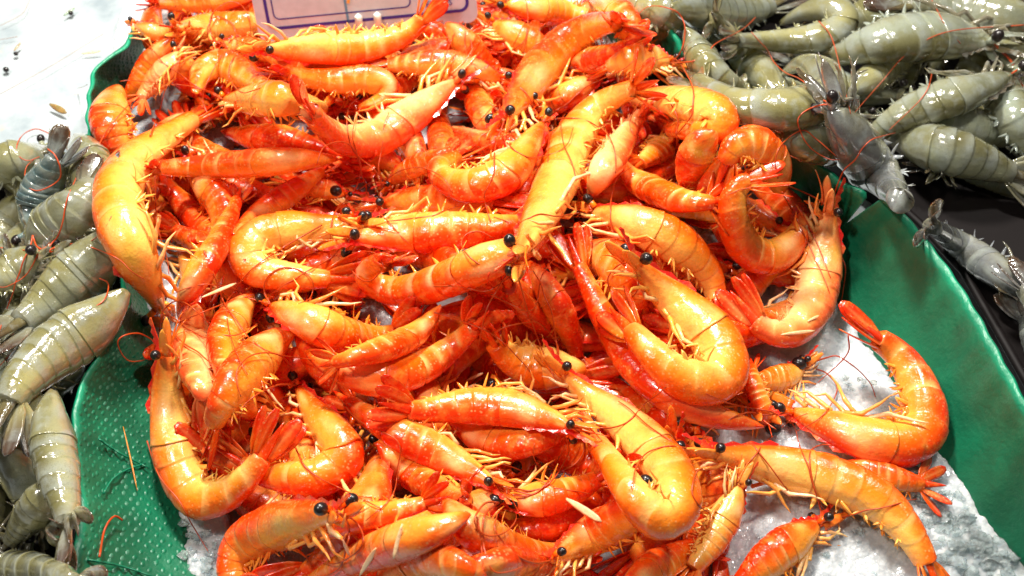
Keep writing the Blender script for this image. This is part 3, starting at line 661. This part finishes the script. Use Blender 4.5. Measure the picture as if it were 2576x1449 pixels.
# ---- cooked prawns, lowest first
COOKED = [
 ('deep red cooked prawn tucked under the corner of the price card', 76, 'b', 30, 'hd', [(980, 165), (1050, 140), (1120, 118), (1190, 100), (1250, 90)]),
 ('red cooked prawn with glossy pink shell beside the card corner', 76, 'r', 40, 'h', [(1120, 60), (1160, 100), (1200, 140), (1240, 180), (1290, 220)]),
 ('red cooked prawn at the far edge touching the white counter', 60, 't', 30, 'hd', [(640, -10), (560, 0), (480, 8), (400, 10), (350, 0)]),
 ('cooked prawn with a bare eye peeping over the counter edge', 56, 't', 20, '', [(338, 62), (380, 78), (430, 92), (490, 95), (540, 85)]),
 ('yellow cooked prawn beside the price card with one round eye', 84, 't', 20, 'y', [(440, 70), (510, 72), (590, 66), (660, 52), (720, 30)]),
 ('cooked prawn along the rim above the dimpled divider', 64, 'l', 30, 'h', [(440, 95), (395, 140), (355, 195), (318, 250), (300, 300)]),
 ('cooked prawn with a smooth orange flank behind the eye-less curl', 82, 'l', 40, 'h', [(440, 130), (462, 180), (490, 225), (540, 255)]),
 ('short cooked prawn hugging the dimpled divider rim', 104, 'l', 25, 'hdt', [(300, 215), (280, 270), (282, 330), (310, 385), (370, 430)]),
 ('cooked prawn head with a dull eye under crossing feelers', 66, 't', 20, 'd', [(555, 112), (620, 122), (690, 135), (750, 150)]),
 ('narrow banded cooked prawn under the big yellow prawn', 54, 't', 40, 'h', [(720, 160), (790, 166), (850, 168), (900, 172), (960, 180)]),
 ('pink tail of a cooked prawn below the card', 50, 't', 30, 'hsf', [(800, 200), (750, 178), (700, 150), (660, 128), (625, 105)]),
 ('cooked prawn behind the price card with yellow legs', 84, 'b', -10, 'y', [(1270, 10), (1340, 18), (1410, 30), (1480, 40), (1540, 30)]),
 ('cooked prawn tucked in the far corner beside the glossy raw prawn', 76, 'r', 20, 'h', [(1480, -10), (1540, 20), (1580, 60), (1590, 110), (1570, 150)]),
 ('cooked prawn with a single eye peering past the card edge', 80, 't', 20, '', [(1238, 58), (1290, 85), (1345, 115), (1400, 150), (1440, 190)]),
 ('cooked prawn partly hidden under the fat arched prawn', 84, 'b', 40, 'h', [(1430, 175), (1480, 155), (1530, 140), (1580, 115), (1620, 90)]),
 ('cooked prawn whose bristly yellow head faces the raw heap', 84, 't', 10, 'y', [(1688, 158), (1640, 150), (1590, 150), (1540, 165), (1490, 190)]),
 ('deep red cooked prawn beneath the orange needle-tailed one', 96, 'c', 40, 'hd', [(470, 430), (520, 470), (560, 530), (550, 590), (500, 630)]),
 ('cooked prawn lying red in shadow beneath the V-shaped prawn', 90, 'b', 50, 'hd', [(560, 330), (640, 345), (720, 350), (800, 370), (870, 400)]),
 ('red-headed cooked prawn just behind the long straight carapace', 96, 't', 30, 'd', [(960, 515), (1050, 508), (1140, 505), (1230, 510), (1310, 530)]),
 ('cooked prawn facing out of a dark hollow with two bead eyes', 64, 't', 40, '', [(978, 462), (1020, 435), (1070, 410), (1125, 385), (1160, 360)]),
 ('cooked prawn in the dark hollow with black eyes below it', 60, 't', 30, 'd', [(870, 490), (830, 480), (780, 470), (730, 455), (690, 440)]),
 ('cooked prawn with upright red tail between two big prawns', 84, 'r', 30, 'h', [(450, 800), (470, 740), (505, 680), (545, 615), (580, 540), (612, 465)]),
 ('tapering cooked prawn tail pointing at the V-shaped prawn', 72, 't', 40, 'h', [(590, 590), (640, 550), (700, 508), (770, 458), (838, 410)]),
 ('cooked prawn with yellow legs behind the pink tail', 74, 'r', 10, 'y', [(1700, 340), (1660, 375), (1620, 405), (1580, 430)]),
 ('sleek cooked prawn pressed against the raw heap by the far rim', 112, 'c', -5, 'yh', [(1580, 250), (1650, 250), (1730, 262), (1795, 285), (1805, 318), (1740, 325), (1650, 322)]),
 ('upright banded cooked prawn near the green rim', 110, 'l', 50, 'h', [(1800, 330), (1765, 365), (1745, 415), (1735, 470), (1750, 530)]),
 ('cooked prawn bent over with pink tail hanging down near the green rim', 112, 'c', 20, 'h', [(1965, 490), (1945, 420), (1900, 368), (1850, 372), (1826, 415), (1806, 478)]),
 ('cooked prawn with streaked orange tail fan under the upright one', 92, 'bl', 30, 'hf', [(1560, 400), (1590, 445), (1640, 475), (1700, 500), (1765, 508), (1840, 500)]),
 ('dim red cooked prawn in the gap by the tall tail', 84, 'r', 50, 'hd', [(1330, 660), (1375, 730), (1415, 800), (1445, 880), (1460, 950)]),
 ('cooked prawn with a white spot beneath the hook-tailed prawn', 128, 'tr', 40, 'h', [(1450, 660), (1520, 650), (1575, 690), (1600, 760), (1590, 840)]),
 ('shiny pale cooked prawn under a tangle of feelers', 104, 'l', 30, 'hp', [(500, 770), (485, 840), (490, 910), (510, 980), (540, 1040)]),
 ('cooked prawn upright under the feelers with a white ring', 100, 'l', 35, 'h', [(640, 740), (592, 800), (562, 870), (568, 940), (600, 990)]),
 ('cooked prawn sloping down beside the deep U-shaped one', 132, 'tl', 35, 'h', [(740, 830), (680, 875), (620, 935), (565, 1010), (535, 1080), (540, 1130)]),
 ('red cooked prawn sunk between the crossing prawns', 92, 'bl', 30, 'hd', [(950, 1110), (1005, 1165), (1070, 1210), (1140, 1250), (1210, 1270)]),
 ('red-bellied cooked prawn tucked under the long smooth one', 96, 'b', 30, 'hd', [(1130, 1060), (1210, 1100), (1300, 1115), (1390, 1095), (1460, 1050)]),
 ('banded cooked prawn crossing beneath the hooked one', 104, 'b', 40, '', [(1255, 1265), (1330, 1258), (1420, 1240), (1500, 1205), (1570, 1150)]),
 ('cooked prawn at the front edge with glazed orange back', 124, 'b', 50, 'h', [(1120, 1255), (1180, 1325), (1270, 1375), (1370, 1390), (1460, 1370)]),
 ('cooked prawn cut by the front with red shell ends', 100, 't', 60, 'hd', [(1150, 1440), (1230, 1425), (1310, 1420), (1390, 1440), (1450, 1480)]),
 ('cooked prawn at the front with a yellow blotched shoulder', 110, 't', 40, 'h', [(940, 1480), (1020, 1430), (1100, 1410), (1180, 1440), (1230, 1500)]),
 ('cooked prawn at the front sloping under the red tail', 122, 'b', 40, 'h', [(1180, 1290), (1100, 1330), (1010, 1360), (910, 1400), (810, 1450), (720, 1510)]),
 ('cooked prawn with long red tail lying over the smooth flank', 84, 'b', 20, 'hf', [(720, 1370), (800, 1335), (890, 1305), (980, 1288), (1050, 1270), (1115, 1250)]),
 ('cooked prawn whose red tail sticks out on the ice by the green wall', 90, 't', 30, 'hf', [(2090, 1180), (2160, 1190), (2240, 1205), (2310, 1218), (2392, 1222)]),
 ('small cooked prawn with yellow face between ice and the big curl', 74, 't', 20, 'y', [(2025, 915), (1985, 945), (1930, 960), (1880, 965), (1830, 960)]),
 ('cooked prawn whose red tail stands beside the big curl', 60, 'l', 20, 'h', [(1950, 1080), (1925, 1040), (1905, 990), (1895, 940), (1885, 885)]),
 ('cooked prawn at the front corner with bright red tail', 110, 'l', 30, 'hf', [(1560, 1520), (1610, 1470), (1660, 1430), (1730, 1380), (1800, 1335)]),
 # clearly seen ones
 ('cooked prawn with two bead eyes and a smooth short body under the yellow one', 84, 't', 20, '', [(1262, 200), (1190, 178), (1110, 166), (1030, 162), (960, 168), (905, 185)]),
 ('cooked prawn with hooked body behind the V-shaped prawn', 76, 'c', 20, 'h', [(900, 270), (960, 250), (972, 215), (920, 200), (840, 205), (760, 195), (655, 172)]),
 ('pale cooked prawn tail resting on the rim prawns', 70, 'tl', -20, 'p', [(450, 130), (420, 170), (390, 205), (360, 240), (325, 275)]),
 ('curled cooked prawn with a white highlight below the card', 86, 'c', 25, 'h', [(490, 235), (512, 180), (560, 165), (615, 190), (660, 220), (720, 235)]),
 ('yellow cooked prawn head with torn eye beside the V-shaped prawn', 92, 't', 15, 'y', [(560, 250), (630, 252), (700, 250), (770, 260), (830, 280)]),
 ('fat arched cooked prawn leaning towards the raw heap', 122, 'tl', 40, '', [(1270, 300), (1312, 240), (1360, 175), (1420, 115), (1490, 70), (1560, 58), (1600, 85)]),
 ('yellow cooked prawn belly-up in front of the price card with red raised tail', 92, 'b', -25, 'yc', [(655, 120), (730, 125), (810, 120), (900, 118), (980, 100), (1040, 70), (1068, 30), (1075, -30)]),
 ('big cooked prawn arching over the dimpled divider with frilly legs', 140, 'c', 10, 'y', [(405, 790), (372, 710), (335, 630), (305, 545), (302, 465), (345, 400), (410, 350), (480, 305), (550, 272)]),
 ('needle-tailed straight cooked prawn lying across the arching one', 80, 't', 50, 'h', [(850, 400), (770, 402), (690, 408), (600, 415), (500, 420), (420, 423), (345, 426)]),
 ('V-shaped cooked prawn with mottled pink shell and one bead eye', 122, 'c', 15, 'p', [(1150, 200), (1085, 250), (1015, 300), (945, 345), (870, 352), (810, 315), (765, 262), (740, 225)]),
 ('pink-tailed cooked prawn showing its legs beside the upright one', 80, 'r', 0, 'hp', [(1480, 500), (1510, 440), (1545, 385), (1580, 330), (1615, 285), (1640, 255)]),
 ('small curled cooked prawn below the V-shaped one with pink tail', 108, 'c', 15, '', [(1365, 305), (1335, 350), (1300, 405), (1250, 448), (1180, 465), (1122, 450), (1108, 420), (1150, 395), (1205, 368)]),
 ('cooked prawn with grey-pink head by the green wall, legs showing', 126, 'c', 10, 'p', [(2085, 520), (2072, 610), (2060, 690), (2040, 770), (1995, 830), (1930, 830), (1885, 780), (1870, 720)]),
 ('cooked prawn behind the hook-tailed one with frilly yellow legs', 124, 'c', 10, 'y', [(1490, 530), (1570, 552), (1655, 588), (1735, 640), (1790, 710), (1800, 785), (1770, 840)]),
 ('stubby U-shaped cooked prawn next to the green wall', 116, 'c', 15, 'h', [(2020, 535), (1998, 600), (1940, 645), (1880, 622), (1848, 560), (1848, 490), (1885, 458), (1962, 485)]),
 ('pale folded cooked prawn with long legs tucked in its fold', 116, 'c', 10, 'y', [(925, 560), (830, 575), (730, 580), (650, 600), (622, 645), (660, 680), (745, 695), (840, 700), (925, 692)]),
 ('straight cooked prawn with long rostrum and banded flank', 128, 'b', 20, '', [(880, 600), (960, 592), (1050, 584), (1140, 578), (1230, 570), (1320, 560), (1400, 560)]),
 ('boldly white-banded cooked prawn curled below the straight one', 122, 'c', 25, 'hb', [(1400, 575), (1310, 622), (1230, 655), (1150, 690), (1070, 720), (995, 730), (938, 712), (922, 682), (960, 662), (1020, 652)]),
 ('cooked prawn with exposed yellow flesh next to the long tail', 128, 'c', 15, 'hy', [(1475, 925), (1410, 925), (1335, 920), (1265, 885), (1240, 835), (1275, 800)]),
 ('mottled cooked prawn sliding under the long smooth one', 106, 'bl', 25, '', [(1245, 1218), (1170, 1175), (1090, 1130), (1000, 1085), (920, 1040), (860, 995), (835, 950)]),
 ('long smooth cooked prawn with pink keel in the middle of the pile', 120, 'b', 25, '', [(1440, 1075), (1370, 1050), (1285, 1025), (1200, 1018), (1115, 1025), (1040, 1030), (980, 1010), (940, 985)]),
 ('cooked prawn resting below the tail fan with white ring at its bend', 114, 'b', 30, 'h', [(770, 880), (860, 925), (950, 945), (1050, 925), (1140, 870), (1200, 810), (1240, 755)]),
 ('cooked prawn with dark eye under the folded one, pink keel showing', 112, 'bl', 20, '', [(680, 765), (755, 795), (835, 830), (915, 850), (990, 840), (1060, 810)]),
 ('cooked prawn with rust red tail fan laid across two others', 84, 'b', 30, 'hf', [(1110, 770), (1075, 810), (1030, 848), (960, 878), (880, 900), (795, 925)]),
 ('long cooked prawn seen from its back with red tail up', 122, 'l', 65, 'h', [(1920, 1072), (1810, 1050), (1700, 1005), (1605, 925), (1535, 825), (1485, 730), (1452, 655), (1440, 570)]),
 ('cooked prawn with white legs and red tail beside the deep U', 122, 'c', 10, '', [(745, 970), (790, 1040), (840, 1100), (860, 1150), (810, 1195), (730, 1200), (650, 1185), (590, 1150), (535, 1125)]),
 ('deep U-shaped cooked prawn along the dimpled divider with red tail', 132, 'c', 10, 'y', [(415, 880), (422, 970), (432, 1070), (452, 1170), (500, 1250), (570, 1240), (630, 1190), (672, 1125), (722, 1065)]),
 ('large cooked prawn with black eye at the front by the ice', 142, 'tl', 15, '', [(850, 1290), (780, 1305), (705, 1325), (630, 1358), (590, 1410), (590, 1470), (640, 1530)]),
 ('cooked prawn at the front with red saw-toothed rostrum', 122, 'tl', 15, '', [(1385, 1410), (1450, 1372), (1530, 1325), (1610, 1285), (1690, 1255), (1750, 1260)]),
 ('hook-tailed cooked prawn with bright yellow belly and red tail', 146, 'c', 5, 'y', [(1590, 655), (1640, 710), (1710, 770), (1785, 840), (1820, 915), (1785, 960), (1710, 945), (1640, 885), (1580, 820), (1522, 755)]),
 ('upright cooked prawn showing a yellow belly, red fan tail above', 128, 'l', -15, 'yf', [(1305, 645), (1345, 575), (1388, 490), (1420, 410), (1445, 350), (1490, 285), (1560, 238), (1655, 205)]),
 ('thin cooked prawn with spread pale legs above the ice', 92, 'r', -10, 'py', [(1862, 1215), (1832, 1285), (1795, 1350), (1750, 1420), (1700, 1500)]),
 ('cooked prawn alone on the ice with red tail against the green wall', 142, 'c', 10, '', [(1990, 1032), (2080, 1065), (2170, 1098), (2255, 1115), (2312, 1090), (2322, 1030), (2300, 955), (2255, 890), (2195, 845), (2105, 788)]),
 ('cooked prawn with red head crest half on the ice', 122, 'tl', 20, '', [(2062, 1318), (2005, 1358), (1940, 1405), (1875, 1460), (1810, 1530)]),
 ('large cooked prawn arching over the ice with ragged white legs', 142, 'tr', 10, 'y', [(1785, 1140), (1880, 1160), (1980, 1180), (2090, 1208), (2190, 1250), (2265, 1315), (2315, 1390), (2345, 1470), (2350, 1540)]),
 ('bent cooked prawn with pale yellow belly, loose eye on its side', 134, 'c', 0, 'y', [(1405, 930), (1465, 985), (1545, 1045), (1630, 1120), (1690, 1205), (1700, 1280), (1650, 1300), (1595, 1245), (1550, 1180), (1505, 1115), (1465, 1045)]),
]
for a in COOKED: prawn(a[0], a[1] * (.90 if a[1] >= 115 else .96), *a[2:])

# ------------------------------------------------------------------ price card
def card():
    z0 = .085
    d0 = hit(np.array([[700, 150], [1150, 110], [900, 120]])).mean() + .042
    BL = (CAM + rays((655, 108)) * d0)[0]; BR = (CAM + rays((1204, 55)) * (d0 + .004))[0]
    e = unit(BR - BL); upv = np.array([-.05, .34, .94]); upv = unit(upv - e * (upv @ e)); nn = unit(np.cross(e, upv)); nn = nn if nn[1] < 0 else -nn
    Wd = np.linalg.norm(BR - BL); Hd = Wd * .62
    root = empty('price_card', BL); tag(root, 'white price card with blue double border standing in the cooked prawns', 'price card')
    def pt(u, v, o=0.0): return BL + e * u + upv * v + nn * o
    def rr(u0, v0, u1, v1, rad, n=7):
        out = []
        for cu, cv_, a in ((u1 - rad, v0 + rad, -90), (u1 - rad, v1 - rad, 0), (u0 + rad, v1 - rad, 90), (u0 + rad, v0 + rad, 180)):
            for k in range(n): t = math.radians(a + 90 * k / (n - 1)); out.append((cu + rad * math.cos(t), cv_ + rad * math.sin(t)))
        return out
    o2 = rr(0, 0, Wd, Hd, .008); n = len(o2)
    V = [pt(u, v) for u, v in o2] + [pt(u, v, -.0009) for u, v in o2]
    mk('card_sheet', V, [tuple(range(n)), tuple(range(2 * n - 1, n - 1, -1))] + [(i, n + i, n + (i + 1) % n, (i + 1) % n) for i in range(n)], M_CARD, root, smoothed=False)
    def line(name, loop, wd, mat, closed=True):
        q = np.array(loop); m_ = len(q); nx = np.roll(q, -1, 0); pv = np.roll(q, 1, 0)
        if not closed: nx[-1] = q[-1]; pv[0] = q[0]
        t = unit(nx - pv); nr_ = np.stack([-t[:, 1], t[:, 0]], 1) * wd / 2
        V = [pt(*(q[i] + nr_[i]), .0004) for i in range(m_)] + [pt(*(q[i] - nr_[i]), .0004) for i in range(m_)]
        mk(name, V, [(i, (i + 1) % m_, m_ + (i + 1) % m_, m_ + i) for i in range(m_ if closed else m_ - 1)], mat, root, smoothed=False)
    k = Wd / 550
    line('outer_border', rr(30 * k, 33 * k, Wd - 24 * k, Hd - 30 * k, 20 * k), 7.5 * k, M_INK)
    line('inner_border', rr(46 * k, 55 * k, 385 * k, Hd - 46 * k, 14 * k), 3 * k, M_INK)
    line('fold_line', [(226 * k, 28 * k), (222 * k, Hd - 40 * k)], 6 * k, M_INK2, False)
    line('price_stroke', [(232 * k, 78 * k), (236 * k, 92 * k), (246 * k, 108 * k), (260 * k, 118 * k)], 7 * k, M_MARK, False)
    for u in (253, 300):
        q = np.array([pt(u * k, 52 * k, .0012), pt(u * k, 46 * k, .003), pt(u * k, 36 * k, .003), pt(u * k, 22 * k, .002), pt(u * k, 6 * k, .001)])
        V, F_ = tube(q, np.array([.5, 10, 10, 8.5, 8]) * k, 10); mk('card_peg', V, F_, M_PEG, root)
    cu = bpy.data.curves.new('price_unit', 'FONT'); cu.body = 'EUROS'; cu.size = 21 * k; cu.space_character = 1.05; cu.extrude = .0001
    tmp = bpy.data.objects.new('tmp', cu); COL.objects.link(tmp); bpy.context.view_layer.update()
    me = bpy.data.meshes.new_from_object(tmp.evaluated_get(bpy.context.evaluated_depsgraph_get())); bpy.data.objects.remove(tmp)
    v = np.array([x.co[:] for x in me.vertices]); v[:, 0] += 422 * k; v[:, 1] += 50 * k
    W_ = np.array([pt(x[0], x[1], .0005 + x[2]) for x in v])
    mk('lettering', W_, [tuple(p.vertices) for p in me.polygons], M_INK, root, smoothed=False)
card()

# ------------------------------------------------------------------ feelers, loose bits, ice lumps
def drape(pts, n, back, sm=4):
    px = catmull(pts, n); d = hit(px)
    lo = np.array([d[max(0, i - 2):i + 3].min() for i in range(n)])
    return CAM + rays(px) * (np.minimum(smooth(lo, sm), lo + .003) - back)[:, None]
FE = [[(810, 566), (700, 630), (627, 683), (587, 736), (570, 766), (577, 833), (600, 900), (623, 943)],
 [(513, 630), (540, 696), (563, 760), (593, 803), (633, 856), (693, 890), (800, 906)], [(440, 815), (547, 770), (575, 760), (640, 740)],
 [(1092, 720), (1152, 720), (1219, 733), (1259, 713), (1292, 690)], [(1235, 740), (1285, 766), (1325, 783), (1349, 766), (1362, 696), (1392, 653)],
 [(1305, 703), (1325, 773), (1352, 850), (1382, 926), (1405, 966)], [(1092, 786), (1159, 806), (1242, 843), (1309, 906), (1355, 963)],
 [(1894, 1119), (1944, 1183), (1994, 1253)], [(2134, 1143), (2084, 1119), (2044, 1129), (2037, 1163), (2050, 1233), (2070, 1276), (2110, 1323)],
 [(1967, 483), (2010, 563), (2047, 643), (2077, 710), (2094, 760)], [(2117, 646), (2127, 683), (2114, 773)], [(2134, 843), (2130, 893), (2057, 963)],
 [(1957, 450), (1950, 413), (1964, 366), (2017, 328), (2054, 350), (2104, 393)], [(1165, 1233), (1192, 1193), (1235, 1166), (1292, 1176), (1352, 1206), (1399, 1226)],
 [(1292, 1233), (1342, 1243), (1379, 1209), (1399, 1166), (1422, 1119)], [(370, 1109), (400, 1196), (450, 1259), (477, 1309), (527, 1393)],
 [(743, 1126), (767, 1173), (810, 1206), (860, 1230), (960, 1280)], [(377, 343), (400, 283), (417, 217), (430, 173)], [(247, 367), (277, 317), (333, 253)],
 [(540, 320), (510, 250), (533, 183), (580, 100)], [(1135, 380), (1192, 320), (1259, 247)], [(860, 1010), (905, 1060), (1000, 1110), (1000, 1180), (985, 1250), (920, 1310)],
 [(390, 440), (395, 560), (420, 650), (425, 690)], [(2010, 520), (2050, 600), (2090, 700)], [(1200, 1300), (1210, 1360), (1215, 1440)]]
for p in FE:
    n = 12 + 6 * len(p); V, F_ = tube(drape(p, n, .0012), np.linspace(.00050, .00026, n), 5)
    tag(mk('prawn_feeler', V, F_, M_FEEL), 'thin red prawn feeler curling loosely over the cooked pile', 'feeler', 'loose red feelers')
RF = [[(2344, 0), (2384, 73), (2417, 110)], [(2576, 63), (2384, 80), (2284, 133), (2217, 207), (2150, 283)], [(2060, 53), (2094, 100), (2124, 220), (2140, 287)],
 [(2347, 177), (2324, 240), (2237, 327)], [(0, 623), (100, 633), (187, 636)], [(250, 700), (273, 716), (253, 763), (167, 796), (100, 826), (33, 883), (0, 920)], [(100, 630), (67, 690), (20, 720), (-5, 722)]]
for p in RF:
    n = 12 + 6 * len(p); V, F_ = tube(drape(p, n, .0012), np.linspace(.00045, .00022, n), 5)
    tag(mk('prawn_feeler', V, F_, M_FEEL), 'thin brown prawn feeler lying over the raw prawns', 'feeler', 'feelers over raw prawns')
# each visible head keeps one or two long antennae
for i, (h0, dr, root, raw, fl) in enumerate(HEADS):
    if 'h' in fl or 's' in fl or (h0[0] < 480 and h0[1] < 200): continue
    r = np.random.default_rng(i + 500); dr = dr / (np.linalg.norm(dr) + 1e-6); an = math.atan2(dr[1], dr[0])
    for k in range(2):
        a = an + r.normal(0, .4); q = np.array(h0, float); pts = [q.copy()]; turn = r.normal(0, .35)
        for _ in range(8):
            a += turn + r.normal(0, .22); q = q + np.array([math.cos(a), math.sin(a)]) * r.uniform(24, 42); pts.append(q.copy())
        V, F_ = tube(drape(pts, 40, .0010), np.linspace(.00055, .00028, 40), 5)
        mk('antenna', V, F_, M_FEEL, root)
def sliver(p0, p1, wpx, col, label, group='loose shell slivers'):
    P = drape([p0, p1], 8, .0012); d = unit(P[-1] - P[0]); nn = unit(-CF - d * (-CF @ d)); wd = np.cross(d, nn); ln = np.linalg.norm(P[-1] - P[0])
    V, F_, s2, _ = blade(P[0], d, wd, nn, ln, wpx * .6 / FPX, .0004, .03, [.3, .8, 1, .8, .25])
    tag(mk('shell_sliver', V, F_, M_COOK, None, np.tile(col, (len(V), 1))), label, 'shell sliver', group)
CR_ = np.array([1.0, .66, .36])
sliver((1425, 1255), (1515, 1312), 20, CR_, 'broad pale shell sliver lying across the front prawns')
sliver((905, 1447), (948, 1376), 12, CR_, 'pale upright shell sliver at the front edge of the pile')
sliver((862, 1358), (880, 1398), 8, CR_, 'tiny pale sliver below the large black-eyed prawn')
sliver((508, 748), (592, 714), 10, CR_, 'pale leg tip between the folded prawn and the arching one')
sliver((1012, 1318), (990, 1405), 10, CR_, 'orange and cream leg tip hanging over the front prawns')
sliver((1172, 958), (1216, 938), 9, CR_, 'cream leg tip above the long smooth prawn')
sliver((1964, 842), (2048, 832), 11, CR_ * .95, 'long orange sliver on the pink-headed prawn by the green wall')
sliver((2032, 808), (2060, 794), 8, CR_, 'short white sliver on the pink-headed prawn by the green wall')
sliver((310, 1073), (348, 1236), 5, np.array([.6, .22, .02]), 'straight orange leg strand stuck on the dimpled divider')
P = drape([(250, 1401), (263, 1333), (287, 1299), (308, 1309)], 20, .0008)
V, F_ = tube(P, .0006, 5); tag(mk('prawn_feeler', V, F_, M_FEEL), 'hooked orange feeler stuck on the dimpled divider', 'feeler')
def loose_eye(p, rpx, label):
    d = hit(np.array([p]))[0]; c = (CAM + rays(p) * (d - rpx * .5 * d / FPX))[0]
    V, F_ = sphere(c, rpx * d / FPX, unit(np.array([1., -.6, .2]))); o = mk('prawn_eye', V, F_, M_EYE)
    tag(o, label, 'eye')
loose_eye((1625, 1210), 17, 'loose shiny black eye lying on the bent pale-bellied prawn')
loose_eye((15, 175), 7, 'loose black eye alone on the white counter')
loose_eye((40, 135), 5.5, 'small dark eye with a green shell scrap on the counter')
loose_eye((178, 33), 6, 'dark eye beside a scrap at the far end of the counter')
loose_eye((1245, 1258), 16, 'black eye between the crossing front prawns')
loose_eye((1290, 1268), 12, 'smaller black eye touching another between the front prawns')
loose_eye((892, 500), 15, 'black eye deep in the dark hollow')
loose_eye((845, 480), 14, 'black eye at the edge of the dark hollow')
loose_eye((2010, 915), 17, 'black eye between the ice and the pale prawn')
loose_eye((1945, 1078), 18, 'black eye at the end of the long smooth back')
sliver((125, 262), (168, 285), 24, np.array([.30, .22, .08]), 'olive shell flake lying flat on the white counter', 'counter scraps')
sliver((35, 128), (52, 108), 10, np.array([.35, .30, .16]), 'small greenish scrap beside an eye on the counter', 'counter scraps')
sliver((160, 40), (188, 20), 12, np.array([.20, .35, .22]), 'green scrap at the far end of the counter', 'counter scraps')
sliver((205, 135), (255, 128), 12, np.array([.70, .62, .40]), 'straw coloured scrap near the divider rim', 'counter scraps')
sliver((195, 222), (232, 216), 5, np.array([.22, .20, .14]), 'dark thin splinter touching the divider rim', 'counter scraps')
for p, lb in (([(0, 237), (130, 165), (260, 85)], 'long pale hair-thin feeler across the white counter'), ([(0, 65), (55, 35), (75, 0)], 'pink curved feeler on the far counter'), ([(0, 100), (45, 92)], 'short beige feeler on the counter edge')):
    V, F_ = tube(drape(p, 20, .0006), .00022, 5); tag(mk('prawn_feeler', V, F_, M_PALE), lb, 'feeler', 'feelers on the counter')
ri = np.random.default_rng(77)
def lump(px, size):
    d = hit(np.array([px]))[0]; c = (CAM + rays(px) * (d - size * .25))[0]
    if c[2] > ice_height(c[:1], c[1:2])[0] + .006: return
    pts = ri.normal(0, 1, (11, 3)); pts = unit(pts) * ri.uniform(.75, 1.1, (11, 1)) * size * np.array([1, .8, .6])
    import bmesh
    bm = bmesh.new(); [bm.verts.new(tuple(c + q)) for q in pts]
    r_ = bmesh.ops.convex_hull(bm, input=bm.verts)
    for v in [v for v in bm.verts if not v.link_faces]: bm.verts.remove(v)
    me = bpy.data.meshes.new('ice_lump'); bm.to_mesh(me); bm.free(); me.materials.append(M_CHUNK)
    o = bpy.data.objects.new('ice_lump', me); COL.objects.link(o)
    tag(o, 'clear splintered ice lump lying at the foot of the green dividers', 'ice lump', 'loose ice lumps')
edge = catmull([(2300, 1130), (2345, 1195), (2400, 1265), (2470, 1330), (2570, 1420)], 90)
for k in range(190):
    e = edge[k % 90]; t = abs(ri.normal(0, 1)); lump((e[0] - t * 50 + ri.normal(0, 8), e[1] + t * 60 + ri.normal(0, 8)), ri.uniform(.0022, .0065))
for k in range(24): lump((ri.uniform(455, 540), ri.uniform(1310, 1449)), ri.uniform(.002, .0045))
for k in range(16): lump((ri.uniform(2100, 2210), ri.uniform(880, 1000)), ri.uniform(.0016, .0035))
for k in range(20): lump((ri.uniform(1900, 2200), ri.uniform(1330, 1449)), ri.uniform(.0016, .0036))
for o in bpy.data.objects:
    if '_o' in o: del o['_o']
